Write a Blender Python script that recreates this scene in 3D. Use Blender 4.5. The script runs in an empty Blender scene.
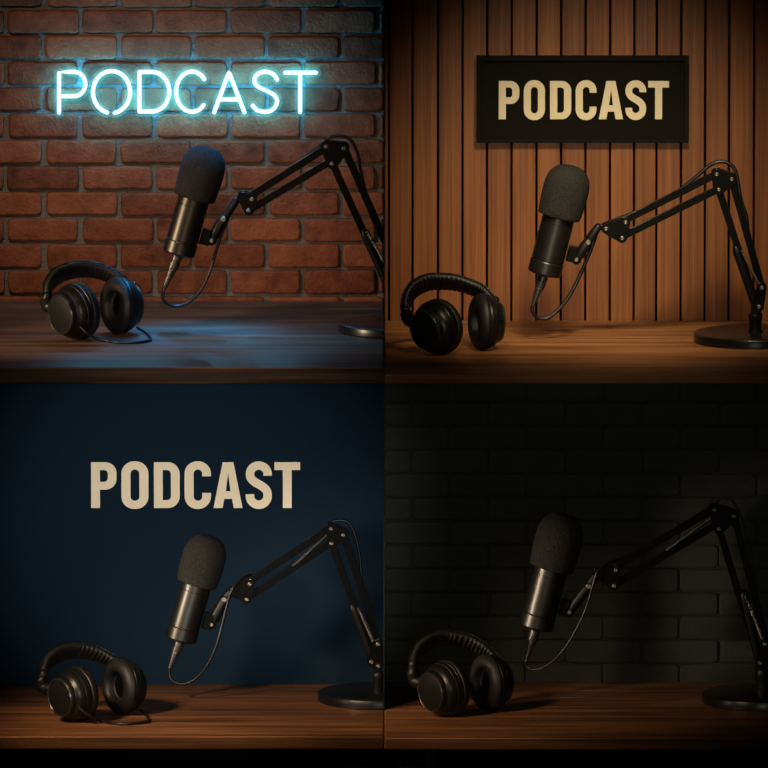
import bpy, bmesh, math, random
from mathutils import Vector, Matrix
from mathutils import noise as mnoise

C = bpy.context.scene.collection
scene = bpy.context.scene
random.seed(7)

# ------------------------------------------------------------------ camera
S = 0.002                     # metres per photo pixel at the wall
D = 30.0                      # camera distance
ZC = 1.42                     # height of picture centre on the wall
TILT = math.atan(0.137)
FWD = Vector((0, math.cos(TILT), -math.sin(TILT)))
UP = Vector((0, math.sin(TILT), math.cos(TILT)))
RIGHT = Vector((1, 0, 0))
CAM = Vector((0, 0, ZC)) - FWD * D
cam_d = bpy.data.cameras.new('camera')
cam_d.sensor_width = 36.0
cam_d.lens = 36.0 * D / (768 * S)
cam_d.clip_start = 0.5
cam_d.clip_end = 200
cam = bpy.data.objects.new('camera', cam_d)
C.objects.link(cam)
cam.location = CAM
cam.rotation_euler = (math.pi / 2 - TILT, 0, 0)
scene.camera = cam


def ray(px, py):
    return FWD + RIGHT * ((px - 384) * S / D) - UP * ((py - 384) * S / D)


def at(px, py, Y):
    r = ray(px, py)
    return CAM + r * ((Y - CAM.y) / r.y)


def at_z(px, py, z):
    r = ray(px, py)
    return CAM + r * ((z - CAM.z) / r.z)


# ------------------------------------------------------------------ materials
def mat(name):
    m = bpy.data.materials.new(name)
    m.use_nodes = True
    nt = m.node_tree
    b = nt.nodes['Principled BSDF']
    return m, nt, b


def N(nt, kind, **kw):
    n = nt.nodes.new(kind)
    for k, v in kw.items():
        if k in n.inputs.keys():
            n.inputs[k].default_value = v
        else:
            setattr(n, k, v)
    return n


def L(nt, a, b):
    nt.links.new(a, b)


def ramp(nt, fac, stops):
    r = nt.nodes.new('ShaderNodeValToRGB')
    e = r.color_ramp.elements
    while len(e) < len(stops):
        e.new(0.5)
    for i, (p, c) in enumerate(stops):
        e[i].position = p
        e[i].color = (*c, 1)
    L(nt, fac, r.inputs['Fac'])
    return r


def coords(nt, scale):
    tc = N(nt, 'ShaderNodeTexCoord')
    mp = N(nt, 'ShaderNodeMapping')
    mp.inputs['Scale'].default_value = scale
    L(nt, tc.outputs['Object'], mp.inputs['Vector'])
    return mp.outputs['Vector']


def plain(name, col, rough=0.5, metallic=0.0, spec=0.5, bump=None, coat=0.0):
    m, nt, b = mat(name)
    b.inputs['Base Color'].default_value = (*col, 1)
    b.inputs['Roughness'].default_value = rough
    b.inputs['Metallic'].default_value = metallic
    b.inputs['Specular IOR Level'].default_value = spec
    b.inputs['Coat Weight'].default_value = coat
    b.inputs['Coat Roughness'].default_value = 0.25
    if bump:
        sc, st, dist = bump
        n = N(nt, 'ShaderNodeTexNoise', Scale=sc, Detail=3.0, Roughness=0.6)
        L(nt, coords(nt, (1, 1, 1)), n.inputs['Vector'])
        bp = N(nt, 'ShaderNodeBump', Strength=st, Distance=dist)
        L(nt, n.outputs['Fac'], bp.inputs['Height'])
        L(nt, bp.outputs['Normal'], b.inputs['Normal'])
    return m


def wood(name, dark, mid, light, axis, rough=0.42, fine=1.0, tint=False, spec=0.5, bump=0.35):
    """Long-grain wood; axis 0 = grain along x, 2 = grain along z."""
    m, nt, b = mat(name)
    sc = [46.0 * fine] * 3
    sc[axis] = 1.7
    v = coords(nt, tuple(sc))
    sc2 = [150.0 * fine] * 3
    sc2[axis] = 5.0
    v2 = coords(nt, tuple(sc2))
    sc3 = [9.0] * 3
    sc3[axis] = 2.2
    v3 = coords(nt, tuple(sc3))
    n1 = N(nt, 'ShaderNodeTexNoise', Scale=1.0, Detail=5.0, Roughness=0.65, Distortion=0.6)
    n2 = N(nt, 'ShaderNodeTexNoise', Scale=1.0, Detail=3.0, Roughness=0.6)
    n3 = N(nt, 'ShaderNodeTexNoise', Scale=1.0, Detail=2.0)
    if tint:
        at_ = N(nt, 'ShaderNodeAttribute', attribute_name='tint')
        sep = N(nt, 'ShaderNodeSeparateColor')
        L(nt, at_.outputs['Color'], sep.inputs['Color'])
        off = N(nt, 'ShaderNodeVectorMath', operation='SCALE')
        off.inputs[0].default_value = (31.0, 17.0, 23.0)
        L(nt, sep.outputs['Green'], off.inputs['Scale'])
        for vv, nn in ((v, n1), (v2, n2), (v3, n3)):
            ad = N(nt, 'ShaderNodeVectorMath', operation='ADD')
            L(nt, vv, ad.inputs[0])
            L(nt, off.outputs['Vector'], ad.inputs[1])
            L(nt, ad.outputs['Vector'], nn.inputs['Vector'])
    else:
        L(nt, v, n1.inputs['Vector'])
        L(nt, v2, n2.inputs['Vector'])
        L(nt, v3, n3.inputs['Vector'])
    mx = N(nt, 'ShaderNodeMath', operation='MULTIPLY_ADD')
    L(nt, n2.outputs['Fac'], mx.inputs[0])
    mx.inputs[1].default_value = 0.45
    L(nt, n1.outputs['Fac'], mx.inputs[2])
    mx2 = N(nt, 'ShaderNodeMath', operation='MULTIPLY_ADD')
    L(nt, n3.outputs['Fac'], mx2.inputs[0])
    mx2.inputs[1].default_value = 0.35
    L(nt, mx.outputs[0], mx2.inputs[2])
    mx3 = N(nt, 'ShaderNodeMath', operation='MULTIPLY')
    L(nt, mx2.outputs[0], mx3.inputs[0])
    mx3.inputs[1].default_value = 0.5
    r = ramp(nt, mx3.outputs[0], [(0.375, dark), (0.45, mid), (0.53, light)])
    col = r.outputs['Color']
    if tint:
        mul = N(nt, 'ShaderNodeMix', data_type='RGBA', blend_type='MULTIPLY')
        mul.inputs['Factor'].default_value = 1.0
        L(nt, col, mul.inputs['A'])
        cmb = N(nt, 'ShaderNodeCombineColor')
        for k in ('Red', 'Green', 'Blue'):
            L(nt, sep.outputs['Red'], cmb.inputs[k])
        L(nt, cmb.outputs['Color'], mul.inputs['B'])
        col = mul.outputs['Result']
    L(nt, col, b.inputs['Base Color'])
    b.inputs['Roughness'].default_value = rough
    b.inputs['Specular IOR Level'].default_value = spec
    bp = N(nt, 'ShaderNodeBump', Strength=bump, Distance=0.0015)
    L(nt, mx.outputs[0], bp.inputs['Height'])
    L(nt, bp.outputs['Normal'], b.inputs['Normal'])
    return m


def brick_mat(name, dark, mid, light, rough, var=0.35, bump=0.6, spec=0.35, dist=0.004):
    m, nt, b = mat(name)
    v = coords(nt, (1, 1, 1))
    n1 = N(nt, 'ShaderNodeTexNoise', Scale=28.0, Detail=6.0, Roughness=0.65)
    n2 = N(nt, 'ShaderNodeTexNoise', Scale=160.0, Detail=4.0, Roughness=0.6)
    L(nt, v, n1.inputs['Vector'])
    L(nt, v, n2.inputs['Vector'])
    a = N(nt, 'ShaderNodeAttribute', attribute_name='tint')
    sep = N(nt, 'ShaderNodeSeparateColor')
    L(nt, a.outputs['Color'], sep.inputs['Color'])
    mx = N(nt, 'ShaderNodeMath', operation='MULTIPLY_ADD')
    L(nt, sep.outputs['Red'], mx.inputs[0])
    mx.inputs[1].default_value = var
    L(nt, n1.outputs['Fac'], mx.inputs[2])
    r = ramp(nt, mx.outputs[0], [(0.35, dark), (0.62, mid), (0.95, light)])
    L(nt, r.outputs['Color'], b.inputs['Base Color'])
    b.inputs['Roughness'].default_value = rough
    b.inputs['Specular IOR Level'].default_value = spec
    sm = N(nt, 'ShaderNodeMath', operation='MULTIPLY_ADD')
    L(nt, n2.outputs['Fac'], sm.inputs[0])
    sm.inputs[1].default_value = 0.5
    L(nt, n1.outputs['Fac'], sm.inputs[2])
    bp = N(nt, 'ShaderNodeBump', Strength=bump, Distance=dist)
    L(nt, sm.outputs[0], bp.inputs['Height'])
    L(nt, bp.outputs['Normal'], b.inputs['Normal'])
    return m


def emission(name, col, strength):
    m, nt, b = mat(name)
    b.inputs['Base Color'].default_value = (0, 0, 0, 1)
    b.inputs['Emission Color'].default_value = (*col, 1)
    b.inputs['Emission Strength'].default_value = strength
    return m


def halo_volume(name, col, strength):
    m = bpy.data.materials.new(name)
    m.use_nodes = True
    nt = m.node_tree
    nt.nodes.clear()
    out = N(nt, 'ShaderNodeOutputMaterial')
    e = N(nt, 'ShaderNodeEmission')
    e.inputs['Color'].default_value = (*col, 1)
    e.inputs['Strength'].default_value = strength
    L(nt, e.outputs[0], out.inputs['Volume'])
    return m


def foam_mat(name, c0, c1):
    m, nt, b = mat(name)
    v = coords(nt, (1, 1, 1))
    n = N(nt, 'ShaderNodeTexNoise', Scale=480.0, Detail=2.0, Roughness=0.7)
    L(nt, v, n.inputs['Vector'])
    r = ramp(nt, n.outputs['Fac'], [(0.38, c0), (0.62, c1)])
    L(nt, r.outputs['Color'], b.inputs['Base Color'])
    b.inputs['Roughness'].default_value = 0.95
    b.inputs['Specular IOR Level'].default_value = 0.12
    bp = N(nt, 'ShaderNodeBump', Strength=1.0, Distance=0.002)
    L(nt, n.outputs['Fac'], bp.inputs['Height'])
    L(nt, bp.outputs['Normal'], b.inputs['Normal'])
    return m


M = {
    'brick_red': brick_mat('red_brick', (0.060, 0.019, 0.009), (0.155, 0.045, 0.020), (0.24, 0.074, 0.034), 0.85, 0.32, 0.9, dist=0.006, spec=0.2),
    'mortar': plain('grey_mortar', (0.125, 0.120, 0.116), 0.95, spec=0.2, bump=(120, 0.9, 0.006)),
    'brick_black': brick_mat('black_painted_brick', (0.020, 0.0215, 0.018), (0.024, 0.0255, 0.0215), (0.030, 0.032, 0.027), 0.7, 0.2, 0.6, spec=0.12),
    'mortar_black': plain('black_painted_mortar', (0.020, 0.0215, 0.018), 0.8, spec=0.12, bump=(150, 0.6, 0.003)),
    'plank': wood('oiled_cedar_plank', (0.125, 0.042, 0.012), (0.172, 0.060, 0.018), (0.225, 0.083, 0.026), 2, 0.55, 2.2, tint=True, spec=0.3, bump=0.08),
    'gap': plain('plank_gap_black', (0.002, 0.001, 0.0006), 0.95, spec=0.05),
    'navy': plain('navy_paint', (0.0052, 0.0150, 0.0285), 0.85, spec=0.08, bump=(260, 0.25, 0.001)),
    'added_divider': plain('added_divider_black', (0.01, 0.01, 0.01), 0.9),
    'floor': plain('dark_concrete_floor', (0.03, 0.03, 0.032), 0.7, bump=(60, 0.3, 0.002)),
    'desk_a': wood('dark_walnut', (0.036, 0.018, 0.010), (0.095, 0.046, 0.026), (0.18, 0.090, 0.050), 0, 0.42, spec=0.42),
    'desk_b': wood('warm_oak_desk', (0.080, 0.029, 0.009), (0.19, 0.074, 0.023), (0.31, 0.13, 0.044), 0, 0.45),
    'desk_c': wood('walnut_desk', (0.060, 0.023, 0.008), (0.155, 0.062, 0.022), (0.28, 0.12, 0.046), 0, 0.45),
    'desk_d': wood('walnut_desk_dim', (0.060, 0.023, 0.008), (0.155, 0.062, 0.022), (0.27, 0.115, 0.042), 0, 0.47),
    'shaded_front_a': wood('dark_walnut_shaded_front', (0.016, 0.008, 0.004), (0.034, 0.016, 0.008), (0.055, 0.027, 0.014), 0, 0.65, spec=0.1),  # darker copies of the desk woods: shade of the front faces put into colour
    'shaded_front_b': wood('warm_oak_shaded_front', (0.085, 0.031, 0.010), (0.15, 0.056, 0.018), (0.21, 0.084, 0.028), 0, 0.65, spec=0.1),
    'shaded_front_c': wood('walnut_shaded_front', (0.04, 0.016, 0.006), (0.075, 0.030, 0.011), (0.11, 0.046, 0.018), 0, 0.65, spec=0.1),
    'shaded_front_d': wood('walnut_shaded_front_dim', (0.04, 0.016, 0.006), (0.07, 0.028, 0.010), (0.10, 0.042, 0.016), 0, 0.65, spec=0.1),
    'highlight_edge': wood('painted_highlight_edge', (0.14, 0.055, 0.018), (0.24, 0.10, 0.036), (0.36, 0.16, 0.06), 0, 0.4),  # lighter wood paints a bright highlight along the top front edge
    'apron': plain('desk_apron_stain', (0.006, 0.004, 0.003), 0.8, spec=0.1),
    'foam': foam_mat('black_foam', (0.008, 0.008, 0.0075), (0.026, 0.0255, 0.024)),
    'mic': plain('satin_black_metal', (0.046, 0.044, 0.041), 0.36, 0.9),
    'mic_ring': plain('dark_groove', (0.006, 0.006, 0.006), 0.6),
    'arm': plain('black_powder_coat', (0.003, 0.003, 0.0028), 0.16, spec=0.3),
    'arm_satin': plain('black_satin_joint', (0.004, 0.004, 0.004), 0.42, spec=0.22),
    'bolt': plain('worn_steel_bolt', (0.20, 0.18, 0.15), 0.5, 1.0),
    'spring': plain('dark_steel_spring', (0.09, 0.085, 0.08), 0.45, 1.0),
    'base': plain('black_base_enamel', (0.005, 0.005, 0.005), 0.3, spec=0.45),
    'cable': plain('black_rubber_cable', (0.005, 0.005, 0.005), 0.4, spec=0.4),
    'plug': plain('gunmetal_plug', (0.07, 0.065, 0.06), 0.38, 0.8),
    'plastic': plain('matte_black_plastic', (0.004, 0.004, 0.004), 0.36, spec=0.33),
    'cap': plain('charcoal_cap', (0.006, 0.006, 0.006), 0.5, spec=0.22, bump=(1200, 0.3, 0.0006)),
    'trim': plain('black_trim_ring', (0.05, 0.048, 0.045), 0.3, 0.7),
    'leather': plain('black_leatherette', (0.006, 0.0059, 0.0056), 0.5, spec=0.36, bump=(420, 0.3, 0.0015)),
    'baffle': plain('speaker_cloth', (0.002, 0.002, 0.002), 0.95, spec=0.02),
    'sign_black': plain('matte_black_board', (0.0065, 0.0058, 0.0046), 0.8, spec=0.05),
    'sign_frame': plain('black_frame_lacquer', (0.004, 0.0036, 0.003), 0.6, spec=0.07),
    'cream': plain('cream_letter_paint', (0.60, 0.53, 0.38), 0.75, spec=0.15),
    'beige': plain('beige_letter_paint', (0.92, 0.78, 0.56), 0.75, spec=0.12),
    'neon': emission('neon_core', (0.62, 0.95, 1.0), 1.6),
    'neon_back': emission('neon_back_glow', (0.03, 0.50, 0.90), 62.0),
    'halo': halo_volume('neon_halo', (0.02, 0.42, 0.55), 16.0),
    'bracket': plain('sign_bracket', (0.02, 0.02, 0.02), 0.5),
}


# ------------------------------------------------------------------ mesh helpers
def build(name, bm, m, parent=None, base=None, smooth=True, clip=False, angle=38):
    """Link bm (world coordinates) as one mesh object; parent keeps world place."""
    if clip:                                   # these pieces end at the added divider
        geom = bm.verts[:] + bm.edges[:] + bm.faces[:]
        res = bmesh.ops.bisect_plane(bm, geom=geom, plane_co=(-0.0012, 0, 0), plane_no=(1, 0, 0), clear_outer=True)
        cut = [e for e in res['geom_cut'] if isinstance(e, bmesh.types.BMEdge)]
        if cut:
            try:
                bmesh.ops.holes_fill(bm, edges=cut, sides=0)
            except Exception:
                pass
    if not bm.verts:
        bm.free()
        return None
    bmesh.ops.recalc_face_normals(bm, faces=bm.faces[:])
    off = Vector((0, 0, 0))
    if parent is not None:
        p = parent
        while p is not None:
            off = off + p.location
            p = p.parent
    elif base is not None:
        off = base
    bmesh.ops.translate(bm, verts=bm.verts[:], vec=-off)
    me = bpy.data.meshes.new(name)
    bm.to_mesh(me)
    bm.free()
    me.materials.append(m)
    if smooth:
        me.shade_smooth()
        me.set_sharp_from_angle(angle=math.radians(angle))
    o = bpy.data.objects.new(name, me)
    C.objects.link(o)
    if parent is not None:
        o.parent = parent
    elif base is not None:
        o.location = base
    return o


def thing(name, loc, label, cat, group=None):
    o = bpy.data.objects.new(name, None)
    o.empty_display_size = 0.05
    C.objects.link(o)
    o.location = loc
    o['label'] = label
    o['category'] = cat
    if group:
        o['group'] = group
    return o


def structure(name, bm, m, **kw):
    o = build(name, bm, m, **kw)
    o['kind'] = 'structure'
    return o


def frame_of(a, hint=Vector((0, 0, 1))):
    a = a.normalized()
    if abs(a.dot(hint)) > 0.97:
        hint = Vector((1, 0, 0))
    u = (hint - a * a.dot(hint)).normalized()
    return u, a.cross(u)


def lathe(bm, origin, axis, prof, seg=48, close=True, squash=None):
    """prof: list of (s along axis, radius)."""
    a = axis.normalized()
    u, v = frame_of(a)
    rings = []
    for s, r in prof:
        if r < 1e-7:
            rings.append([bm.verts.new(origin + a * s)])
        else:
            rings.append([bm.verts.new(origin + a * s + (u * math.cos(t) + v * math.sin(t)) * r)
                          for t in (2 * math.pi * i / seg for i in range(seg))])
    for A, B in zip(rings, rings[1:]):
        if len(A) == 1 and len(B) == 1:
            continue
        for i in range(seg):
            j = (i + 1) % seg
            if len(A) == 1:
                bm.faces.new((A[0], B[i], B[j]))
            elif len(B) == 1:
                bm.faces.new((A[i], A[j], B[0]))
            else:
                bm.faces.new((A[i], A[j], B[j], B[i]))
    if close:
        if len(rings[0]) > 1:
            bm.faces.new(rings[0])
        if len(rings[-1]) > 1:
            bm.faces.new(rings[-1][::-1])
    return bm


def tube(bm, pts, rad, seg=14, caps=True, flat=None):
    """Round tube along pts with dome ends; rad is a number or a list."""
    n = len(pts)
    if not isinstance(rad, (list, tuple)):
        rad = [rad] * n
    T = []
    for i in range(n):
        d = pts[min(i + 1, n - 1)] - pts[max(i - 1, 0)]
        T.append(d.normalized())
    u, _ = frame_of(T[0], Vector((0, 1, 0)))
    rings = []

    def ring(c, t, u, r):
        w = t.cross(u)
        return [bm.verts.new(c + (u * math.cos(k) + w * math.sin(k)) * r)
                for k in (2 * math.pi * i / seg for i in range(seg))]
    if caps:
        for k in (0, 1, 2):
            al = math.pi / 2 * (1 - (k + 0.15) / 3)
            rings.append(ring(pts[0] - T[0] * rad[0] * math.sin(al), T[0], u, rad[0] * math.cos(al)))
    for i in range(n):
        u = (u - T[i] * u.dot(T[i])).normalized()
        rings.append(ring(pts[i], T[i], u, rad[i]))
    if caps:
        for k in (2, 1, 0):
            al = math.pi / 2 * (1 - (k + 0.15) / 3)
            rings.append(ring(pts[-1] + T[-1] * rad[-1] * math.sin(al), T[-1], u, rad[-1] * math.cos(al)))
    for A, B in zip(rings, rings[1:]):
        for i in range(seg):
            j = (i + 1) % seg
            bm.faces.new((A[i], A[j], B[j], B[i]))
    bm.faces.new(rings[0])
    bm.faces.new(rings[-1][::-1])
    return bm


def catmull(pts, per=8, closed=False):
    out = []
    n = len(pts)
    for i in range(n - 1):
        p0 = pts[max(i - 1, 0)]
        p1, p2 = pts[i], pts[i + 1]
        p3 = pts[min(i + 2, n - 1)]
        for k in range(per):
            t = k / per
            out.append(0.5 * ((2 * p1) + (p2 - p0) * t + (2 * p0 - 5 * p1 + 4 * p2 - p3) * t * t
                              + (3 * p1 - p0 - 3 * p2 + p3) * t ** 3))
    out.append(pts[-1].copy())
    return out


def box(bm, lo, hi, bev=0.0):
    x0, y0, z0 = lo
    x1, y1, z1 = hi
    vs = [bm.verts.new(p) for p in ((x0, y0, z0), (x1, y0, z0), (x1, y1, z0), (x0, y1, z0),
                                    (x0, y0, z1), (x1, y0, z1), (x1, y1, z1), (x0, y1, z1))]
    fs = [bm.faces.new([vs[i] for i in f]) for f in
          ((0, 3, 2, 1), (4, 5, 6, 7), (0, 1, 5, 4), (1, 2, 6, 5), (2, 3, 7, 6), (3, 0, 4, 7))]
    if bev > 0:
        es = list({e for f in fs for e in f.edges})
        bmesh.ops.bevel(bm, geom=es, offset=bev, segments=3, affect='EDGES', profile=0.5)
    return bm


def hull2(circles, seg=20):
    """Convex outline around circles [(x, z, r)] in the xz plane."""
    P = sorted({(round(x + r * math.cos(2 * math.pi * i / seg), 6), round(z + r * math.sin(2 * math.pi * i / seg), 6))
                for x, z, r in circles for i in range(seg)})

    def half(pts):
        h = []
        for p in pts:
            while len(h) > 1 and (h[-1][0] - h[-2][0]) * (p[1] - h[-2][1]) - (h[-1][1] - h[-2][1]) * (p[0] - h[-2][0]) <= 0:
                h.pop()
            h.append(p)
        return h
    a, b = half(P), half(P[::-1])
    return a[:-1] + b[:-1]


def prism(bm, outline, y0, y1, bev=0.0):
    A = [bm.verts.new((x, y0, z)) for x, z in outline]
    B = [bm.verts.new((x, y1, z)) for x, z in outline]
    n = len(A)
    f0 = bm.faces.new(A)
    f1 = bm.faces.new(B[::-1])
    for i in range(n):
        bm.faces.new((A[i], B[i], B[(i + 1) % n], A[(i + 1) % n]))
    if bev:
        bmesh.ops.bevel(bm, geom=list(f0.edges) + list(f1.edges), offset=bev, segments=2, affect='EDGES', profile=0.5)
    return bm


def square_bar(bm, p0, p1, w, d, bev=0.0008):
    """Bar of width w (in the picture plane) and depth d along y."""
    t = (p1 - p0).normalized()
    n = Vector((-t.z, 0, t.x)).normalized()
    y = Vector((0, 1, 0))
    vs = []
    for p in (p0, p1):
        for a, b in ((-1, -1), (1, -1), (1, 1), (-1, 1)):
            vs.append(bm.verts.new(p + n * (a * w / 2) + y * (b * d / 2)))
    fs = [bm.faces.new([vs[i] for i in f]) for f in
          ((0, 1, 2, 3), (7, 6, 5, 4), (0, 4, 5, 1), (1, 5, 6, 2), (2, 6, 7, 3), (3, 7, 4, 0))]
    es = list({e for f in fs for e in f.edges})
    bmesh.ops.bevel(bm, geom=es, offset=bev, segments=2, affect='EDGES', profile=0.5)
    return bm


# ------------------------------------------------------------------ lettering
def arc(cx, cy, rx, ry, a0, a1, n=10):
    return [(cx + rx * math.cos(math.radians(a0 + (a1 - a0) * i / n)),
             cy + ry * math.sin(math.radians(a0 + (a1 - a0) * i / n))) for i in range(n + 1)]


def rrect(x0, y0, x1, y1, r, corners='1111'):
    """Rounded rectangle, anticlockwise; corners: bl, br, tr, tl."""
    p = []
    p += arc(x0 + r, y0 + r, r, r, 180, 270) if corners[0] == '1' else [(x0, y0)]
    p += arc(x1 - r, y0 + r, r, r, 270, 360) if corners[1] == '1' else [(x1, y0)]
    p += arc(x1 - r, y1 - r, r, r, 0, 90) if corners[2] == '1' else [(x1, y1)]
    p += arc(x0 + r, y1 - r, r, r, 90, 180) if corners[3] == '1' else [(x0, y1)]
    return p


def s_outline():
    cl = [(67.0, 99.0), (67.0, 104)]
    cl += arc(40, 104, 27, 26, 0, 90)[1:]
    cl += arc(40, 104, 27, 26, 90, 180)[1:]
    b0, b1, b2, b3 = (13.0, 102), (13.0, 72), (67.0, 74), (67.0, 40)
    for i in range(1, 21):
        t = i / 20
        q = 1 - t
        cl.append(tuple(q ** 3 * b0[k] + 3 * q * q * t * b1[k] + 3 * q * t * t * b2[k] + t ** 3 * b3[k] for k in (0, 1)))
    cl += arc(40, 36, 27, 26, 0, -90)[1:]
    cl += arc(40, 36, 27, 26, -90, -180)[1:]
    cl += [(13.0, 42)]
    Lf, Rt = [], []
    for i, p in enumerate(cl):
        q0, q1 = cl[max(i - 1, 0)], cl[min(i + 1, len(cl) - 1)]
        dx, dy = q1[0] - q0[0], q1[1] - q0[1]
        l = math.hypot(dx, dy)
        if i in (0, len(cl) - 1):
            dx, dy, l = (0, 1, 1)
        Lf.append((p[0] - dy / l * 13, p[1] + dx / l * 13))
        Rt.append((p[0] + dy / l * 13, p[1] - dx / l * 13))
    return Lf + Rt[::-1]


GLYPH = {
    'P': (78, [[(0, 0), (27, 0), (27, 56)] + arc(44, 90, 34, 34, 270, 360) + arc(44, 106, 34, 34, 0, 90) + [(0, 140)],
               rrect(27, 80, 51, 116, 11, '0110')]),
    'O': (83, [rrect(0, -3, 83, 143, 39), rrect(28, 22, 55, 118, 13)]),
    'D': (79, [rrect(0, 0, 79, 140, 36, '0110'), rrect(27, 24, 52, 116, 12, '0110')]),
    'C': (81, [[(81, 97)] + arc(42, 104, 39, 39, 0, 90) + arc(39, 104, 39, 39, 90, 180) + arc(39, 36, 39, 39, 180, 270)
               + arc(42, 36, 39, 39, 270, 360) + [(81, 46), (54, 46)] + arc(41, 35, 13, 13, 0, -90) + arc(41, 35, 13, 13, 270, 180)
               + arc(41, 105, 13, 13, 180, 90) + arc(41, 105, 13, 13, 90, 0) + [(54, 97)]]),
    'A': (89, [[(0, 0), (28, 0), (33, 28), (57, 28), (62, 0), (89, 0), (61, 140), (28, 140)], [(37.5, 51), (52, 51), (44.8, 108)]]),
    'S': (80, [s_outline()]),
    'T': (79, [[(0, 140), (0, 116), (26, 116), (26, 0), (53, 0), (53, 116), (79, 116), (79, 140)]]),
}


def letter_mesh(ch, x0, x1, ybot, ytop, Y, depth):
    """Block letter between photo columns x0..x1 and rows ytop..ybot on plane Y."""
    w, loops = GLYPH[ch]
    cu = bpy.data.curves.new('letter_outline', 'CURVE')
    cu.dimensions = '2D'
    cu.fill_mode = 'BOTH'
    a = at(x0, ybot, Y)
    b = at(x1, ytop, Y)
    sx = (b.x - a.x) / w
    sz = (b.z - a.z) / 140.0
    for lp in loops:
        sp = cu.splines.new('POLY')
        sp.points.add(len(lp) - 1)
        for i, (x, y) in enumerate(lp):
            sp.points[i].co = (x * sx, y * sz, 0, 1)
        sp.use_cyclic_u = True
    cu.extrude = depth / 2
    tmp = bpy.data.objects.new('letter_outline', cu)
    C.objects.link(tmp)
    dg = bpy.context.evaluated_depsgraph_get()
    me = bpy.data.meshes.new_from_object(tmp.evaluated_get(dg))
    bpy.data.objects.remove(tmp)
    bpy.data.curves.remove(cu)
    bm = bmesh.new()
    bm.from_mesh(me)
    bpy.data.meshes.remove(me)
    bmesh.ops.remove_doubles(bm, verts=bm.verts[:], dist=1e-6)
    rot = Matrix(((1, 0, 0), (0, 0, -1), (0, 1, 0)))
    for v in bm.verts:
        v.co = rot @ v.co + Vector((a.x, Y - depth / 2, a.z))
    return bm


# ------------------------------------------------------------------ walls
def tint_layer(bm):
    return bm.loops.layers.float_color.new('tint')


def brick_wall(name, px0, px1, py0, py1, row0, pitch_y, off_even, off_odd, pitch_x, gx, gy, dep, mb, mm, jitter, rb, x_off):
    """Running-bond wall: every brick a rounded block with a wobbly outline."""
    bm = bmesh.new()
    lay = tint_layer(bm)
    k0 = int(math.floor((py0 - row0) / pitch_y))
    k1 = int(math.ceil((py1 - row0) / pitch_y))
    for k in range(k0, k1):
        yt, yb = row0 + pitch_y * k + gy / 2, row0 + pitch_y * (k + 1) - gy / 2
        off = off_even if k % 2 == 0 else off_odd
        n0 = int(math.floor((px0 - x_off - off) / pitch_x))
        n1 = int(math.ceil((px1 - x_off - off) / pitch_x))
        for n in range(n0, n1):
            jj = lambda s: random.uniform(-s, s)
            xa = x_off + off + pitch_x * n + gx / 2 + jj(jitter)
            xb = x_off + off + pitch_x * (n + 1) - gx / 2 + jj(jitter)
            xa, xb = max(xa, px0), min(xb, px1)
            if xb - xa < 3:
                continue
            A = at(xa, yb + jj(jitter * .5), 0)
            B = at(xb, yt + jj(jitter * .5), 0)
            seed = random.uniform(0, 500)
            tint = (random.random(), random.random(), random.random(), 1)
            d = dep * random.uniform(0.75, 1.1)
            tilt = random.uniform(-.12, .12) * dep
            nx = max(3, int((xb - xa) / 5))
            nz = 5
            R = rb
            loops = []
            for ins, yy in ((0.0, 0.002), (0.0, -d * 0.45), (R * 0.35, -d * 0.85), (R, -d), (R * 2.2, -d * 1.03)):
                lp = []
                x0_, x1_, z0_, z1_ = A.x + ins, B.x - ins, A.z + ins, B.z - ins
                pts = [(x0_ + (x1_ - x0_) * i / nx, z0_) for i in range(nx)] + [(x1_, z0_ + (z1_ - z0_) * i / nz) for i in range(nz)] \
                    + [(x1_ - (x1_ - x0_) * i / nx, z1_) for i in range(nx)] + [(x0_, z1_ - (z1_ - z0_) * i / nz) for i in range(nz)]
                cx, cz = (x0_ + x1_) / 2, (z0_ + z1_) / 2
                for x, z in pts:
                    w1 = mnoise.noise(Vector((x * 60 + seed, z * 60, 3.1)))
                    w2 = mnoise.noise(Vector((x * 60, z * 60 + seed, 9.7)))
                    # round the corners of the outline a little
                    ex = max(0, abs(x - cx) - (x1_ - x0_) / 2 + R * 2) / (R * 2)
                    ez = max(0, abs(z - cz) - (z1_ - z0_) / 2 + R * 2) / (R * 2)
                    pull = R * 0.9 * max(0, ex + ez - 1)
                    x -= math.copysign(pull, x - cx)
                    z -= math.copysign(pull, z - cz)
                    lp.append(bm.verts.new((min(x + w1 * jitter * S * 0.9, px_lim[name][1]) if name in px_lim else x + w1 * jitter * S * 0.9,
                                            yy + tilt * (z - cz) / 0.05 * (1 if yy < 0 else 0), z + w2 * jitter * S * 0.9)))
                loops.append(lp)
            faces = []
            for P_, Q_ in zip(loops, loops[1:]):
                m_ = len(P_)
                for i in range(m_):
                    j = (i + 1) % m_
                    faces.append(bm.faces.new((P_[i], P_[j], Q_[j], Q_[i])))
            faces.append(bm.faces.new(loops[-1]))
            for f in faces:
                for lp_ in f.loops:
                    lp_[lay] = tint
    # mortar bed behind the bricks is a slot of the same wall mesh
    A, B = at(px0, py1, 0), at(px1, py0, 0)
    vs = [bm.verts.new(p) for p in ((A.x, 0, A.z), (B.x, 0, A.z), (B.x, 0, B.z), (A.x, 0, B.z))]
    f = bm.faces.new(vs)
    f2 = [bm.verts.new((p.co.x, 0.06, p.co.z)) for p in vs]
    bk = [f, bm.faces.new(f2[::-1])]
    for i in range(4):
        bk.append(bm.faces.new((vs[i], f2[i], f2[(i + 1) % 4], vs[(i + 1) % 4])))
    for f in bk:
        f.material_index = 1
    o = structure(name, bm, mb, angle=50)
    o.data.materials.append(mm)
    return o


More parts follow.
